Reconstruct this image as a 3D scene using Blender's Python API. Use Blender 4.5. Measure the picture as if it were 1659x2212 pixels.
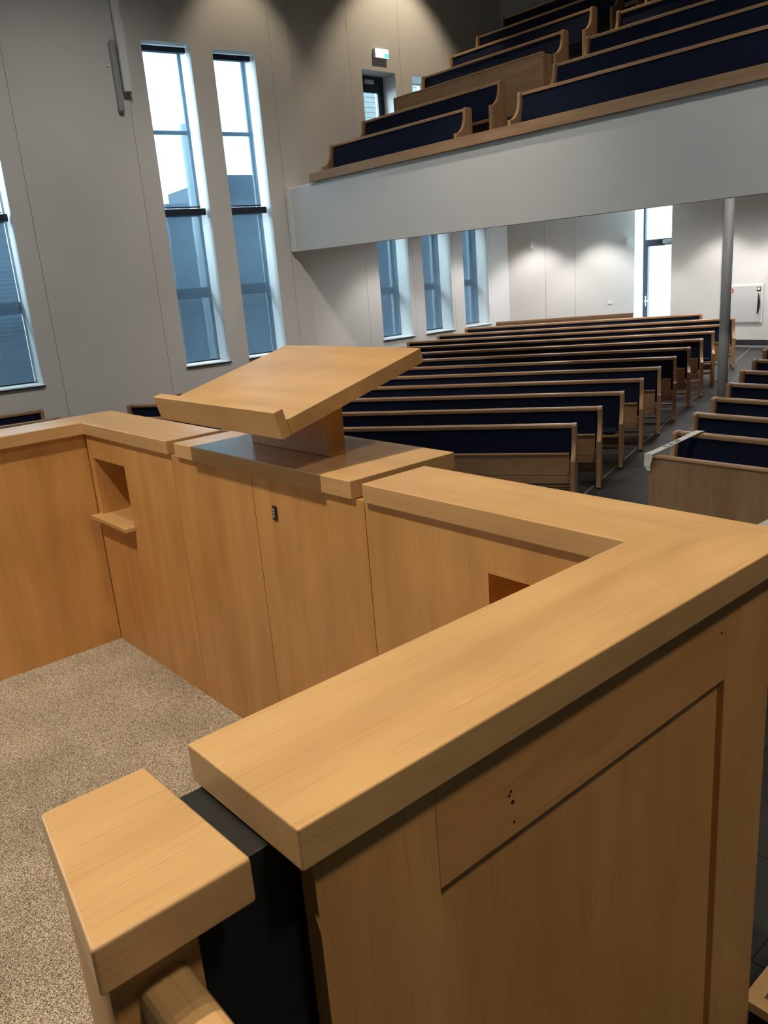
import bpy, bmesh, math, random
from mathutils import Vector, Matrix
random.seed(7)
for o in list(bpy.data.objects): bpy.data.objects.remove(o)
SC = bpy.context.scene
COL = SC.collection

# ------------------------------------------------------------------ camera
ZC = 2.6
FPX, PITCH, ROLL, YAW = 1759.97, 0.28470, -0.08020, 0.87580
_cy, _sy = math.cos(YAW), math.sin(YAW)
_f = Vector((-_sy*math.cos(PITCH), _cy*math.cos(PITCH), -math.sin(PITCH)))
_r = Vector((_cy, _sy, 0)); _u = _r.cross(_f)
_r2 = _r*math.cos(ROLL) + _u*math.sin(ROLL); _u2 = -_r*math.sin(ROLL) + _u*math.cos(ROLL)
cam = bpy.data.cameras.new('camera'); cam_o = bpy.data.objects.new('camera', cam); COL.objects.link(cam_o)
cam.sensor_fit = 'HORIZONTAL'; cam.sensor_width = 36.0; cam.lens = 36.0*FPX/1659.0
cam.clip_start = 0.02; cam.clip_end = 300
_m = Matrix.Identity(4)
for _i in range(3):
    _m[_i][0], _m[_i][1], _m[_i][2] = _r2[_i], _u2[_i], -_f[_i]
_m[2][3] = ZC
cam_o.matrix_world = _m
SC.camera = cam_o

# ------------------------------------------------------------------ world, lamps, exposure
SKY = 15.0
w = bpy.data.worlds.new('sky'); SC.world = w; w.use_nodes = True
w.node_tree.nodes['Background'].inputs[0].default_value = (0.70, 0.91, 1.0, 1)
w.node_tree.nodes['Background'].inputs[1].default_value = SKY
SC.view_settings.view_transform = 'Standard'; SC.view_settings.look = 'None'
SC.view_settings.exposure = 0.0; SC.view_settings.gamma = 1.0
SC.view_settings.use_curve_mapping = False

def spot(loc, target, energy, color, angle, blend=0.4, size=0.05):
    l = bpy.data.lights.new('ceiling_or_fill_spot', 'SPOT'); l.energy = energy; l.color = color
    l.spot_size = math.radians(angle); l.spot_blend = blend; l.shadow_soft_size = size
    o = bpy.data.objects.new('ceiling_or_fill_spot', l); COL.objects.link(o); o.location = loc
    o.rotation_euler = (Vector(target)-Vector(loc)).to_track_quat('-Z', 'Y').to_euler()
    return o
WARM = (1.0, 0.82, 0.58); WARM2 = (1.0, 0.88, 0.74); NEUT = (1.0, 0.93, 0.86)
# pulpit spots
spot((-2.3, -1.0, 6.5), (-2.3, 1.1, 1.5), 790, WARM, 78, 0.5, 0.06)
spot((-2.35, 0.55, 8.9), (-2.35, 1.0, 1.6), 400, WARM, 52, 0.5, 0.06)
spot((-1.7, 3.6, 8.9), (-1.9, 1.0, 1.8), 200, WARM, 44, 0.5, 0.06)
# unseen hall lamps added to fill the left wall, fascia and pews
HALL = (1.0, 0.94, 0.86)
spot((-7.5, -1.5, 9.3), (-13.9, -0.5, 1.2), 800, HALL, 76, 1.0, 0.15)
spot((-7.5, 4.8, 9.3), (-13.2, 5.2, 1.2), 800, HALL, 76, 1.0, 0.15)
spot((-6.5, 4.6, 9.3), (-10.0, 9.0, 3.4), 480, HALL, 70, 1.0, 0.15)
spot((-1.5, 4.6, 9.3), (-5.0, 9.0, 3.2), 700, HALL, 70, 1.0, 0.15)
spot((-8.0, 7.2, 9.3), (-8.2, 7.6, 0), 850, WARM2, 66, 1.0, 0.15)
spot((-2.0, 7.6, 9.3), (-2.2, 7.8, 0), 520, WARM2, 58, 1.0, 0.15)
spot((3.4, 1.2, 9.3), (-0.7, 1.0, 1.2), 950, WARM, 50, 1.0, 0.45)
# wall washers on the upper walls
spot((-11.4, 11.9, 8.9), (-12.7, 11.9, 5.0), 260, WARM, 80, 0.5, 0.06)
spot((-12.0, 8.3, 8.6), (-12.7, 8.4, 4.5), 130, WARM, 66, 0.6, 0.06)
spot((-8.4, 11.5, 9.2), (-9.0, 11.0, 4.8), 330, WARM, 78, 0.6, 0.06)
# downlights under the balcony
for x, y, e in ((-11.85, 15.15, 95), (-10.9, 16.35, 95), (-8.9, 16.55, 95), (-7.6, 16.55, 95), (-11.9, 13.4, 60), (-11.8, 11.0, 60), (-7.2, 12.5, 90), (-3.5, 12.5, 60), (-8.8, 14.0, 70), (-5, 16.4, 120)):
    spot((x, y, 3.66), (x, y, 0), e*2.0, (1.0, 0.96, 0.93), 98, 0.5, 0.12)
spot((-4.5, 9.45, 3.66), (-4.8, 9.8, 0), 24, (1.0, 0.97, 0.95), 150, 0.5, 0.12)  # fill lamp added to brighten the front of the column
for x, y in ((-9.6, 12.2), (-7.4, 14.4)):  # wide unseen fill lamps added to lift the upper walls down here
    spot((x, y, 3.66), (x, y, 0), 210, (1.0, 0.97, 0.95), 172, 0.3, 0.2)

def portal(center, u, n, wd, ht):
    l = bpy.data.lights.new('window_portal', 'AREA'); l.shape = 'RECTANGLE'; l.size = wd; l.size_y = ht
    l.cycles.is_portal = True
    o = bpy.data.objects.new('window_portal', l); COL.objects.link(o)
    z = Vector(n)                      # light shines along -Z, so +Z points outwards
    y = Vector((0, 0, 1)); x = y.cross(z)
    mm = Matrix.Identity(4)
    for i in range(3): mm[i][0], mm[i][1], mm[i][2], mm[i][3] = x[i], y[i], z[i], center[i]
    o.matrix_world = mm

# ------------------------------------------------------------------ helpers
def tag(o, label=None, cat=None, group=None, kind=None):
    if label: o['label'] = label
    if cat: o['category'] = cat
    if group: o['group'] = group
    if kind: o['kind'] = kind
    return o
def empty(name, loc=(0, 0, 0), rz=0.0):
    o = bpy.data.objects.new(name, None); COL.objects.link(o); o.location = loc; o.rotation_euler = (0, 0, rz)
    o.empty_display_size = 0.1
    return o
class MB:
    def __init__(s): s.v = []; s.f = []
    def hexa(s, p):            # 8 points: bottom 4 (ccw) then top 4
        b = len(s.v); s.v += [tuple(q) for q in p]
        s.f += [(b+3, b+2, b+1, b), (b+4, b+5, b+6, b+7)] + [(b+i, b+(i+1) % 4, b+4+(i+1) % 4, b+4+i) for i in range(4)]
        return s
    def box(s, x0, x1, y0, y1, z0, z1):
        return s.hexa([(x0, y0, z0), (x1, y0, z0), (x1, y1, z0), (x0, y1, z0), (x0, y0, z1), (x1, y0, z1), (x1, y1, z1), (x0, y1, z1)])
    def prism(s, poly, fn0, fn1):   # poly: 2D points, fnX maps to 3D ends
        b = len(s.v); n = len(poly)
        s.v += [tuple(fn0(*p)) for p in poly] + [tuple(fn1(*p)) for p in poly]
        s.f += [tuple(range(b, b+n))[::-1], tuple(range(b+n, b+2*n))] + [(b+i, b+(i+1) % n, b+n+(i+1) % n, b+n+i) for i in range(n)]
        return s
    def slab(s, poly, z0, z1): return s.prism(poly, lambda x, y: (x, y, z0), lambda x, y: (x, y, z1))
    def alongx(s, poly, x0, x1): return s.prism(poly, lambda y, z: (x0, y, z), lambda y, z: (x1, y, z))
    def frame(s, fn): s.v = [tuple(fn(*p)) for p in s.v]; return s
    def build(s, name, mat, parent=None, bevel=0.0, seg=2, smooth=False, sharp=None):
        me = bpy.data.meshes.new(name); me.from_pydata(s.v, [], s.f)
        bm = bmesh.new(); bm.from_mesh(me); bmesh.ops.recalc_face_normals(bm, faces=bm.faces); bm.to_mesh(me); bm.free()
        me.materials.append(mat)
        o = bpy.data.objects.new(name, me); COL.objects.link(o)
        if parent: o.parent = parent
        if bevel:
            if sharp:
                at = me.attributes.new('bevel_weight_edge', 'FLOAT', 'EDGE')
                for e in me.edges:
                    at.data[e.index].value = 0.0 if all(any(abs(me.vertices[v].co.x-q[0])+abs(me.vertices[v].co.y-q[1]) < 1e-4 for q in sharp) for v in e.vertices) else 1.0
                    if at.data[e.index].value == 0.0: e.use_edge_sharp = True
                # the two slanting end-face edges also stay crisp
                for e in me.edges:
                    q0, q1 = (me.vertices[v].co for v in e.vertices)
                    on = [any(abs(c.x-q[0])+abs(c.y-q[1]) < 1e-4 for q in sharp) for c in (q0, q1)]
                    if all(on): e.use_edge_sharp = True
            m = o.modifiers.new('edge', 'BEVEL'); m.width = bevel; m.segments = seg; m.limit_method = 'WEIGHT' if sharp else 'ANGLE'; m.angle_limit = math.radians(40)
            for p in me.polygons: p.use_smooth = True
            try:
                m.harden_normals = True
            except Exception: pass
        elif smooth:
            for p in me.polygons: p.use_smooth = True
        return o
def cyl(mb, c0, c1, r, n=20):
    a = Vector(c1)-Vector(c0); z = a.normalized(); x = z.orthogonal().normalized(); y = z.cross(x)
    poly = [(math.cos(2*math.pi*i/n)*r, math.sin(2*math.pi*i/n)*r) for i in range(n)]
    return mb.prism(poly, lambda p, q: Vector(c0)+x*p+y*q, lambda p, q: Vector(c1)+x*p+y*q)
def clip(poly, nx, ny, d):   # keep nx*x+ny*y>=d
    out = []
    for i in range(len(poly)):
        a, b = poly[i], poly[(i+1) % len(poly)]
        da, db = nx*a[0]+ny*a[1]-d, nx*b[0]+ny*b[1]-d
        if da >= 0: out.append(a)
        if (da >= 0) != (db >= 0):
            t = da/(da-db); out.append((a[0]+(b[0]-a[0])*t, a[1]+(b[1]-a[1])*t))
    return out

# ------------------------------------------------------------------ materials
def nt(name):
    m = bpy.data.materials.new(name); m.use_nodes = True
    return m, m.node_tree.nodes, m.node_tree.links, m.node_tree.nodes['Principled BSDF']
def plain(name, col, rough=0.5, noise=0.0, scale=3.0, bump=0.0, bscale=80.0, metal=0.0, spec=0.5):
    m, N, L, P = nt(name)
    P.inputs['Roughness'].default_value = rough; P.inputs['Metallic'].default_value = metal
    P.inputs['Specular IOR Level'].default_value = spec
    P.inputs['Base Color'].default_value = (*col, 1)
    tc = N.new('ShaderNodeTexCoord')
    if noise:
        n = N.new('ShaderNodeTexNoise'); n.inputs['Scale'].default_value = scale; n.inputs['Detail'].default_value = 5
        L.new(tc.outputs['Object'], n.inputs['Vector'])
        r = N.new('ShaderNodeValToRGB'); r.color_ramp.elements[0].position = 0.3; r.color_ramp.elements[1].position = 0.7
        r.color_ramp.elements[0].color = (*[c*(1-noise) for c in col], 1); r.color_ramp.elements[1].color = (*[min(1, c*(1+noise)) for c in col], 1)
        L.new(n.outputs['Fac'], r.inputs['Fac']); L.new(r.outputs['Color'], P.inputs['Base Color'])
    if bump:
        n2 = N.new('ShaderNodeTexNoise'); n2.inputs['Scale'].default_value = bscale; n2.inputs['Detail'].default_value = 3
        L.new(tc.outputs['Object'], n2.inputs['Vector'])
        b = N.new('ShaderNodeBump'); b.inputs['Strength'].default_value = bump; b.inputs['Distance'].default_value = 0.002
        L.new(n2.outputs['Fac'], b.inputs['Height']); L.new(b.outputs['Normal'], P.inputs['Normal'])
    return m
def oak(name, axis, dark, mid, light, rough=0.30, board=0.12, spec=0.35):
    """oak veneer: boards, broad streaks, pores and pale ray flecks along one axis"""
    m, N, L, P = nt(name)
    tc = N.new('ShaderNodeTexCoord')
    def mapped(along, across):
        mp = N.new('ShaderNodeMapping'); s = [across]*3; s['xyz'.index(axis)] = along
        mp.inputs['Scale'].default_value = s; L.new(tc.outputs['Object'], mp.inputs['Vector']); return mp.outputs['Vector']
    n1 = N.new('ShaderNodeTexNoise'); n1.inputs['Scale'].default_value = 1; n1.inputs['Detail'].default_value = 4; n1.inputs['Roughness'].default_value = 0.55
    n1.inputs['Distortion'].default_value = 0.4
    L.new(mapped(0.7, 9.0), n1.inputs['Vector'])
    r1 = N.new('ShaderNodeValToRGB'); e = r1.color_ramp.elements
    e[0].position = 0.28; e[0].color = (*dark, 1); e[1].position = 0.72; e[1].color = (*light, 1)
    k = e.new(0.5); k.color = (*mid, 1)
    L.new(n1.outputs['Fac'], r1.inputs['Fac'])
    # fine grain
    n2 = N.new('ShaderNodeTexNoise'); n2.inputs['Scale'].default_value = 1; n2.inputs['Detail'].default_value = 3
    L.new(mapped(6.0, 220.0), n2.inputs['Vector'])
    r2 = N.new('ShaderNodeValToRGB'); e = r2.color_ramp.elements
    e[0].position = 0.30; e[0].color = (0.80, 0.76, 0.70, 1); e[1].position = 0.46; e[1].color = (1, 1, 1, 1)
    L.new(n2.outputs['Fac'], r2.inputs['Fac'])
    mx = N.new('ShaderNodeMix'); mx.data_type = 'RGBA'; mx.blend_type = 'MULTIPLY'; mx.inputs['Factor'].default_value = 0.6
    L.new(r1.outputs['Color'], mx.inputs[6]); L.new(r2.outputs['Color'], mx.inputs[7])
    # pale flecks
    n3 = N.new('ShaderNodeTexNoise'); n3.inputs['Scale'].default_value = 1; n3.inputs['Detail'].default_value = 2; n3.inputs['Distortion'].default_value = 0.6
    L.new(mapped(14.0, 90.0), n3.inputs['Vector'])
    r3 = N.new('ShaderNodeValToRGB'); e = r3.color_ramp.elements
    e[0].position = 0.70; e[0].color = (0, 0, 0, 1); e[1].position = 0.80; e[1].color = (0.35, 0.35, 0.35, 1)
    L.new(n3.outputs['Fac'], r3.inputs['Fac'])
    mx2 = N.new('ShaderNodeMix'); mx2.data_type = 'RGBA'; mx2.inputs[7].default_value = (min(1, light[0]*1.25), min(1, light[1]*1.3), min(1, light[2]*1.4), 1)
    L.new(r3.outputs['Color'], mx2.inputs['Factor']); L.new(mx.outputs[2], mx2.inputs[6])
    n4 = N.new('ShaderNodeTexNoise'); n4.inputs['Scale'].default_value = 1; n4.inputs['Detail'].default_value = 3
    L.new(mapped(3.0, 7.0), n4.inputs['Vector'])
    r4 = N.new('ShaderNodeValToRGB'); e = r4.color_ramp.elements
    e[0].position = 0.32; e[0].color = (0.90, 0.885, 0.86, 1); e[1].position = 0.68; e[1].color = (1.05, 1.05, 1.05, 1)
    L.new(n4.outputs['Fac'], r4.inputs['Fac'])
    mx3 = N.new('ShaderNodeMix'); mx3.data_type = 'RGBA'; mx3.blend_type = 'MULTIPLY'; mx3.inputs['Factor'].default_value = 1
    L.new(mx2.outputs[2], mx3.inputs[6]); L.new(r4.outputs['Color'], mx3.inputs[7])
    L.new(mx3.outputs[2], P.inputs['Base Color'])
    P.inputs['Roughness'].default_value = rough; P.inputs['Specular IOR Level'].default_value = spec
    b = N.new('ShaderNodeBump'); b.inputs['Strength'].default_value = 0.12; b.inputs['Distance'].default_value = 0.001
    L.new(n2.outputs['Fac'], b.inputs['Height']); L.new(b.outputs['Normal'], P.inputs['Normal'])
    return m
OD, OM, OL = (0.51, 0.32, 0.15), (0.57, 0.365, 0.175), (0.63, 0.415, 0.205)
OAKX = oak('oak_grain_x', 'x', OD, OM, OL); OAKY = oak('oak_grain_y', 'y', OD, OM, OL); 
VD, VM, VL = (0.52, 0.275, 0.10), (0.60, 0.325, 0.12), (0.66, 0.375, 0.145)
OAKZ = oak('oak_veneer_upright', 'z', VD, VM, VL, rough=0.36)
OAKYV = oak('oak_veneer_level', 'y', VD, VM, VL, rough=0.36)
PD, PM, PL = (0.33, 0.185, 0.095), (0.39, 0.23, 0.12), (0.45, 0.275, 0.15)
PEWX = oak('pew_oak_lengthwise', 'x', PD, PM, PL, rough=0.38); PEWZ = oak('pew_oak_upright', 'z', PD, PM, PL, rough=0.4)
WALL = plain('white_wall_paint', (0.70, 0.685, 0.66), 0.85, 0.03, 0.6, 0.10, 180)
REVEAL = plain('white_reveal_paint', (0.68, 0.68, 0.675), 0.7, 0.02, 1)
WHITE = plain('white_trim_paint', (0.80, 0.80, 0.79), 0.5, 0.02, 2)
FASCIA = plain('white_fascia_board', (0.74, 0.735, 0.72), 0.6, 0.02, 0.8)
NAVY = plain('navy_upholstery', (0.006, 0.0095, 0.027), 0.9, 0.25, 60, 0.3, 900, spec=0.2)
BLACK = plain('black_lacquer', (0.012, 0.012, 0.013), 0.45, 0.2, 30)
DGREY = plain('dark_aluminium', (0.022, 0.032, 0.055), 0.4, 0.1, 10)
GREYM = plain('grey_steel_paint', (0.70, 0.71, 0.71), 0.45, 0.04, 4)
STONE = plain('dark_slate_tile', (0.026, 0.026, 0.0255), 0.42, 0.4, 2.3, 0.15, 60)
GROUT = plain('grey_grout', (0.16, 0.155, 0.15), 0.9, 0.2, 30)
SEAM = plain('light_joint_strip', (0.22, 0.215, 0.205), 0.8, 0.15, 20)
CHROME = plain('brushed_metal', (0.75, 0.77, 0.8), 0.3, 0.05, 40, metal=0.6)
RED = plain('red_sign_vinyl', (0.55, 0.03, 0.04), 0.5, 0.05, 20)
TAPE = plain('white_ribbon', (0.78, 0.76, 0.72), 0.6, 0.05, 60)
PAPER = plain('white_table_top', (0.85, 0.82, 0.77), 0.5, 0.03, 10)
INK = plain('grey_ink', (0.28, 0.26, 0.26), 0.8, 0.1, 60)
PLINTH = plain('dark_skirting', (0.03, 0.032, 0.036), 0.5, 0.1, 10)
BRICKM = plain('grey_brick_outside', (0.20, 0.24, 0.29), 0.9, 0.15, 5)
CLAD = plain('pale_cladding_outside', (0.16, 0.20, 0.21), 0.8, 0.06, 6)
SKYSCREEN = plain('white_sky_screen', (0.42, 0.42, 0.42), 0.9, 0.03, 2)  # for the block added behind the back door
PAVE = plain('grey_paving_outside', (0.13, 0.145, 0.16), 0.9, 0.15, 2)
DUSK = plain('wall_shadow_grey', (0.34, 0.35, 0.36), 0.6, 0.03, 4)  # tone of the shadow beside the duct, put into a block
GREENP = plain('soft_grey_paint', (0.60, 0.60, 0.585), 0.6, 0.03, 4)
def carpet_mat(name, a, b, c):
    m, N, L, P = nt(name)
    tc = N.new('ShaderNodeTexCoord')
    n = N.new('ShaderNodeTexNoise'); n.inputs['Scale'].default_value = 330; n.inputs['Detail'].default_value = 2.5; n.inputs['Roughness'].default_value = 0.7
    L.new(tc.outputs['Object'], n.inputs['Vector'])
    r = N.new('ShaderNodeValToRGB'); e = r.color_ramp.elements
    e[0].position = 0.39; e[0].color = (*a, 1); e[1].position = 0.61; e[1].color = (*c, 1); k = e.new(0.5); k.color = (*b, 1)
    L.new(n.outputs['Fac'], r.inputs['Fac'])
    n2 = N.new('ShaderNodeTexNoise'); n2.inputs['Scale'].default_value = 3.5; n2.inputs['Detail'].default_value = 4
    L.new(tc.outputs['Object'], n2.inputs['Vector'])
    r2 = N.new('ShaderNodeValToRGB'); r2.color_ramp.elements[0].position = 0.3; r2.color_ramp.elements[0].color = (0.8, 0.8, 0.8, 1); r2.color_ramp.elements[1].position = 0.7; r2.color_ramp.elements[1].color = (1.08, 1.08, 1.08, 1)
    L.new(n2.outputs['Fac'], r2.inputs['Fac'])
    mx = N.new('ShaderNodeMix'); mx.data_type = 'RGBA'; mx.blend_type = 'MULTIPLY'; mx.inputs['Factor'].default_value = 1
    L.new(r.outputs['Color'], mx.inputs[6]); L.new(r2.outputs['Color'], mx.inputs[7]); L.new(mx.outputs[2], P.inputs['Base Color'])
    P.inputs['Roughness'].default_value = 1; P.inputs['Specular IOR Level'].default_value = 0.1
    bp = N.new('ShaderNodeBump'); bp.inputs['Strength'].default_value = 0.9; bp.inputs['Distance'].default_value = 0.006
    L.new(n.outputs['Fac'], bp.inputs['Height']); L.new(bp.outputs['Normal'], P.inputs['Normal'])
    return m
CARPET = carpet_mat('beige_loop_carpet', (0.09, 0.068, 0.05), (0.43, 0.365, 0.30), (0.93, 0.86, 0.76))
CARPETG = carpet_mat('grey_loop_carpet', (0.05, 0.045, 0.042), (0.13, 0.12, 0.115), (0.24, 0.23, 0.22))
def glass_mat():
    m, N, L, P = nt('clear_glass')
    out = N['Material Output']; N.remove(P)
    t = N.new('ShaderNodeBsdfTransparent'); t.inputs[0].default_value = (0.96, 0.985, 0.99, 1)
    g = N.new('ShaderNodeBsdfGlossy'); g.inputs['Roughness'].default_value = 0.02
    fr = N.new('ShaderNodeFresnel'); fr.inputs[0].default_value = 1.12
    mx = N.new('ShaderNodeMixShader'); L.new(fr.outputs[0], mx.inputs[0]); L.new(t.outputs[0], mx.inputs[1]); L.new(g.outputs[0], mx.inputs[2]); L.new(mx.outputs[0], out.inputs[0])
    return m
GLASS = glass_mat()
def blind_mat():
    m, N, L, P = nt('screen_blind_fabric')
    out = N['Material Output']; N.remove(P)
    t = N.new('ShaderNodeBsdfTransparent'); t.inputs[0].default_value = (0.85, 0.95, 1.0, 1)
    d = N.new('ShaderNodeBsdfDiffuse'); d.inputs[0].default_value = (0.12, 0.175, 0.24, 1)
    tr = N.new('ShaderNodeBsdfTranslucent'); tr.inputs[0].default_value = (0.045, 0.065, 0.085, 1)
    tc = N.new('ShaderNodeTexCoord'); n = N.new('ShaderNodeTexNoise'); n.inputs['Scale'].default_value = 6
    L.new(tc.outputs['Object'], n.inputs['Vector'])
    mr = N.new('ShaderNodeMapRange'); mr.inputs['To Min'].default_value = 0.38; mr.inputs['To Max'].default_value = 0.43
    L.new(n.outputs['Fac'], mr.inputs['Value'])
    a = N.new('ShaderNodeAddShader'); L.new(d.outputs[0], a.inputs[0]); L.new(tr.outputs[0], a.inputs[1])
    mx = N.new('ShaderNodeMixShader'); L.new(mr.outputs['Result'], mx.inputs[0]); L.new(a.outputs[0], mx.inputs[1]); L.new(t.outputs[0], mx.inputs[2]); L.new(mx.outputs[0], out.inputs[0])
    return m
BLIND = blind_mat()
def emit(name, col, s):
    m, N, L, P = nt(name)
    P.inputs['Base Color'].default_value = (*col, 1); P.inputs['Emission Color'].default_value = (*col, 1); P.inputs['Emission Strength'].default_value = s
    return m
SIGNW = emit('lit_sign_white', (0.80, 1.0, 0.97), 5.0); SIGNG = emit('lit_sign_green', (0.10, 0.85, 0.55), 1.3)

# ------------------------------------------------------------------ floor: two gently rising planes meeting along the aisle joint
A0 = (-5.638, 8.179); DV = (-0.2728, 0.9621)
nL = (-math.sin(math.radians(33.5)), math.cos(math.radians(33.5)))
gL, gR = 0.0517, 0.0511
CN = (DV[1], -DV[0])                                  # points to the right of the joint
CD = CN[0]*A0[0]+CN[1]*A0[1]
def fz(x, y):
    if CN[0]*x+CN[1]*y >= CD: return gR*(y-A0[1])
    return gL*((x-A0[0])*nL[0]+(y-A0[1])*nL[1])
def zL(x, y): return gL*((x-A0[0])*nL[0]+(y-A0[1])*nL[1])
def zR(x, y): return gR*(y-A0[1])
BIG = [(-15.2, -6.5), (9.5, -6.5), (9.5, 18.2), (-15.2, 18.2)]
pl = clip(BIG, -CN[0], -CN[1], -CD); pr = clip(BIG, CN[0], CN[1], CD)
fb = MB()
fb.prism(pl, lambda x, y: (x, y, zL(x, y)-0.25), lambda x, y: (x, y, zL(x, y)-0.012))
fb.prism(pr, lambda x, y: (x, y, zR(x, y)-0.25), lambda x, y: (x, y, zR(x, y)-0.012))
floor = tag(fb.build('floor', GROUT), kind='structure')
stuff = MB(); ntile = 0
def tile(poly, zf, near, parent):
    global ntile
    if len(poly) < 3: return
    ar = abs(sum(poly[i][0]*poly[(i+1) % len(poly)][1]-poly[(i+1) % len(poly)][0]*poly[i][1] for i in range(len(poly))))/2
    if ar < 0.004: return
    fn0, fn1 = (lambda x, y: (x, y, zf(x, y)-0.0125)), (lambda x, y: (x, y, zf(x, y)))
    if near and ntile < 290:
        MB().prism(poly, fn0, fn1).build('tile', STONE, parent); ntile += 1
    else: stuff.prism(poly, fn0, fn1)
T, G = 0.6, 0.003
cj = 0.010                                           # half width of the aisle joint
y = -6.2
while y < 17.9:
    x = -15.0
    while x < 9.0:
        q = [(x+G, y+G), (x+T-G, y+G), (x+T-G, y+T-G), (x+G, y+T-G)]
        q = clip(q, CN[0], CN[1], CD+cj)
        if q:
            cx = sum(p[0] for p in q)/len(q); cyy = sum(p[1] for p in q)/len(q)
            off = CN[0]*cx+CN[1]*cyy-CD
            near = (6.0 < cyy and off < 1.6) or (-2.9 < cx < -0.6 and 2.3 < cyy < 4.9)
            tile(q, zR, near, floor)
        x += T
    y += T
for i in range(-30, 30):
    for j in range(0, 26):
        t0, o0 = i*T, cj+j*T
        def pt(t, o): return (A0[0]+DV[0]*t-CN[0]*o, A0[1]+DV[1]*t-CN[1]*o)
        q = [pt(t0+G, o0+G), pt(t0+T-G, o0+G), pt(t0+T-G, o0+T-G), pt(t0+G, o0+T-G)]
        cx = sum(p[0] for p in q)/4; cyy = sum(p[1] for p in q)/4
        if not (-15 < cx < 9 and -6.3 < cyy < 18): continue
        tile(q, zL, j < 2 and 6.0 < cyy < 17, floor)
tag(stuff.build('tile_field', STONE, floor), kind='stuff')
js = MB()
def jp(t, o): return (A0[0]+DV[0]*t+CN[0]*o, A0[1]+DV[1]*t+CN[1]*o)
js.prism([jp(-14, -cj+0.002), jp(9.4, -cj+0.002), jp(9.4, cj-0.002), jp(-14, cj-0.002)], lambda x, y: (x, y, zR(x, y)-0.0125), lambda x, y: (x, y, zR(x, y)-0.0005))
js.build('joint_strip', SEAM, floor)

# ------------------------------------------------------------------ walls
def wall_cells(mb, O, u, n, L, z0, z1, d0, d1, openings, s0=0.0):
    """boxes from interior offset d0 to d1 along the outward normal n, leaving the openings free"""
    ss = sorted(set([s0, L]+[v for o in openings for v in o[:2] if s0 < v < L]))
    for a, b in zip(ss[:-1], ss[1:]):
        zz = [z0]
        for o in sorted([o for o in openings if o[0] < (a+b)/2 < o[1]], key=lambda o: o[2]):
            zz += [o[2], o[3]]
        zz.append(z1)
        for k in range(0, len(zz), 2):
            if zz[k+1]-zz[k] < 1e-4: continue
            def P(s, d, z): return (O[0]+u[0]*s+n[0]*d, O[1]+u[1]*s+n[1]*d, z)
            za, zb = zz[k], zz[k+1]
            mb.hexa([P(a, d0, za), P(b, d0, za), P(b, d1, za), P(a, d1, za), P(a, d0, zb), P(b, d0, zb), P(b, d1, zb), P(a, d1, zb)])
def build_wall(name, O, u, L, z0, z1, openings, seams, thick=0.62, hseams=()):
    n = (-u[1], u[0])
    b = MB(); wall_cells(b, O, u, n, L, z0, z1, 0.02, thick, openings)
    wl = tag(b.build(name, REVEAL), kind='structure')
    g = 0.003
    ss = [0.0]+[s for s in seams if 0 < s < L]+[L]
    hz = [z0]+list(hseams)+[z1]
    for a, c in zip(ss[:-1], ss[1:]):
        for za, zb in zip(hz[:-1], hz[1:]):
            p = MB(); a2 = a+(g if a > 0 else 0); c2 = c-(g if c < L else 0)
            zz0 = za+(g if za > z0 else 0); zz1 = zb-(g if zb < z1 else 0)
            op = [(max(o[0], a2), min(o[1], c2), max(o[2], zz0), min(o[3], zz1)) for o in openings if o[0] < c2 and o[1] > a2 and o[2] < zz1 and o[3] > zz0]
            wall_cells(p, O, u, n, c2, zz0, zz1, 0.0, 0.02, op, s0=a2)
            p.build('wall_panel', WALL, wl)
    return wl
uA = (0.1371, 0.9906); OA = (-13.58, 3.76)
KX = (OA[0]+uA[0]*5.66, OA[1]+uA[1]*5.66)
EB = (-12.9, 15.07); EC = (-11.118, 17.45)
def unit(a, b):
    d = math.hypot(b[0]-a[0], b[1]-a[1]); return ((b[0]-a[0])/d, (b[1]-a[1])/d), d
uB, LB = unit(KX, EB); uC, LC = unit(EB, EC)
SH = 9.5                                             # wall A starts this far before OA
OA2 = (OA[0]-uA[0]*SH, OA[1]-uA[1]*SH)
ZB, ZT = -1.0, 9.6
W0 = (-0.16, 0.655, 1.305, 6.40); W1 = (3.046, 3.845, 1.298, 6.40); W2 = (4.235, 4.995, 1.305, 6.345)
W9 = (-3.3, -2.5, 1.305, 6.4)
opsA = [(o[0]+SH, o[1]+SH, o[2], o[3]) for o in (W9, W0, W1, W2)]
wallA = build_wall('wall_left', OA2, uA, SH+5.66, ZB, ZT, opsA, [SH-4.4, SH-2.0, SH+0.95, SH+2.73, SH+5.30])
W3 = (1.705, 2.545, 1.285, 3.62); W4 = (2.94, 3.785, 1.29, 3.62); W5 = (4.18, 4.99, 1.30, 3.62)
UD = (1.65, 2.505, 4.20, 6.27); UW = (2.95, 3.70, 4.75, 6.27)
wallB = build_wall('wall_left', KX, uB, LB, ZB, ZT, [W3, W4, W5, UD, UW], [1.36, 2.655, 3.865, 5.075], hseams=(3.70,))
wallC = build_wall('wall_back', EB, uC, LC, ZB, ZT, [], [0.86, 1.56], hseams=(3.70, 6.6))
DW = (0.0, 0.935, 0.36, 3.66)                        # s along +x from EC
uD = (1.0, 0.0)
wallD = build_wall('wall_back', EC, uD, 20.6, ZB, ZT, [DW], [2.1, 4.2, 6.3, 8.4, 10.5, 12.6, 15, 17.5], hseams=(3.70, 6.6))
rm = MB(); rm.box(9.5, 9.8, -7, 18, ZB, ZT); tag(rm.build('wall_right', WALL), kind='structure')
fm = MB(); fm.box(-15.3, 9.8, -7.3, -6.6, ZB, ZT); tag(fm.build('wall_front', WALL), kind='structure')
ce = MB(); ce.box(-14.9, 9.8, -7.3, 18, ZT, ZT+0.3); tag(ce.build('ceiling', WALL), kind='structure')
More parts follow.
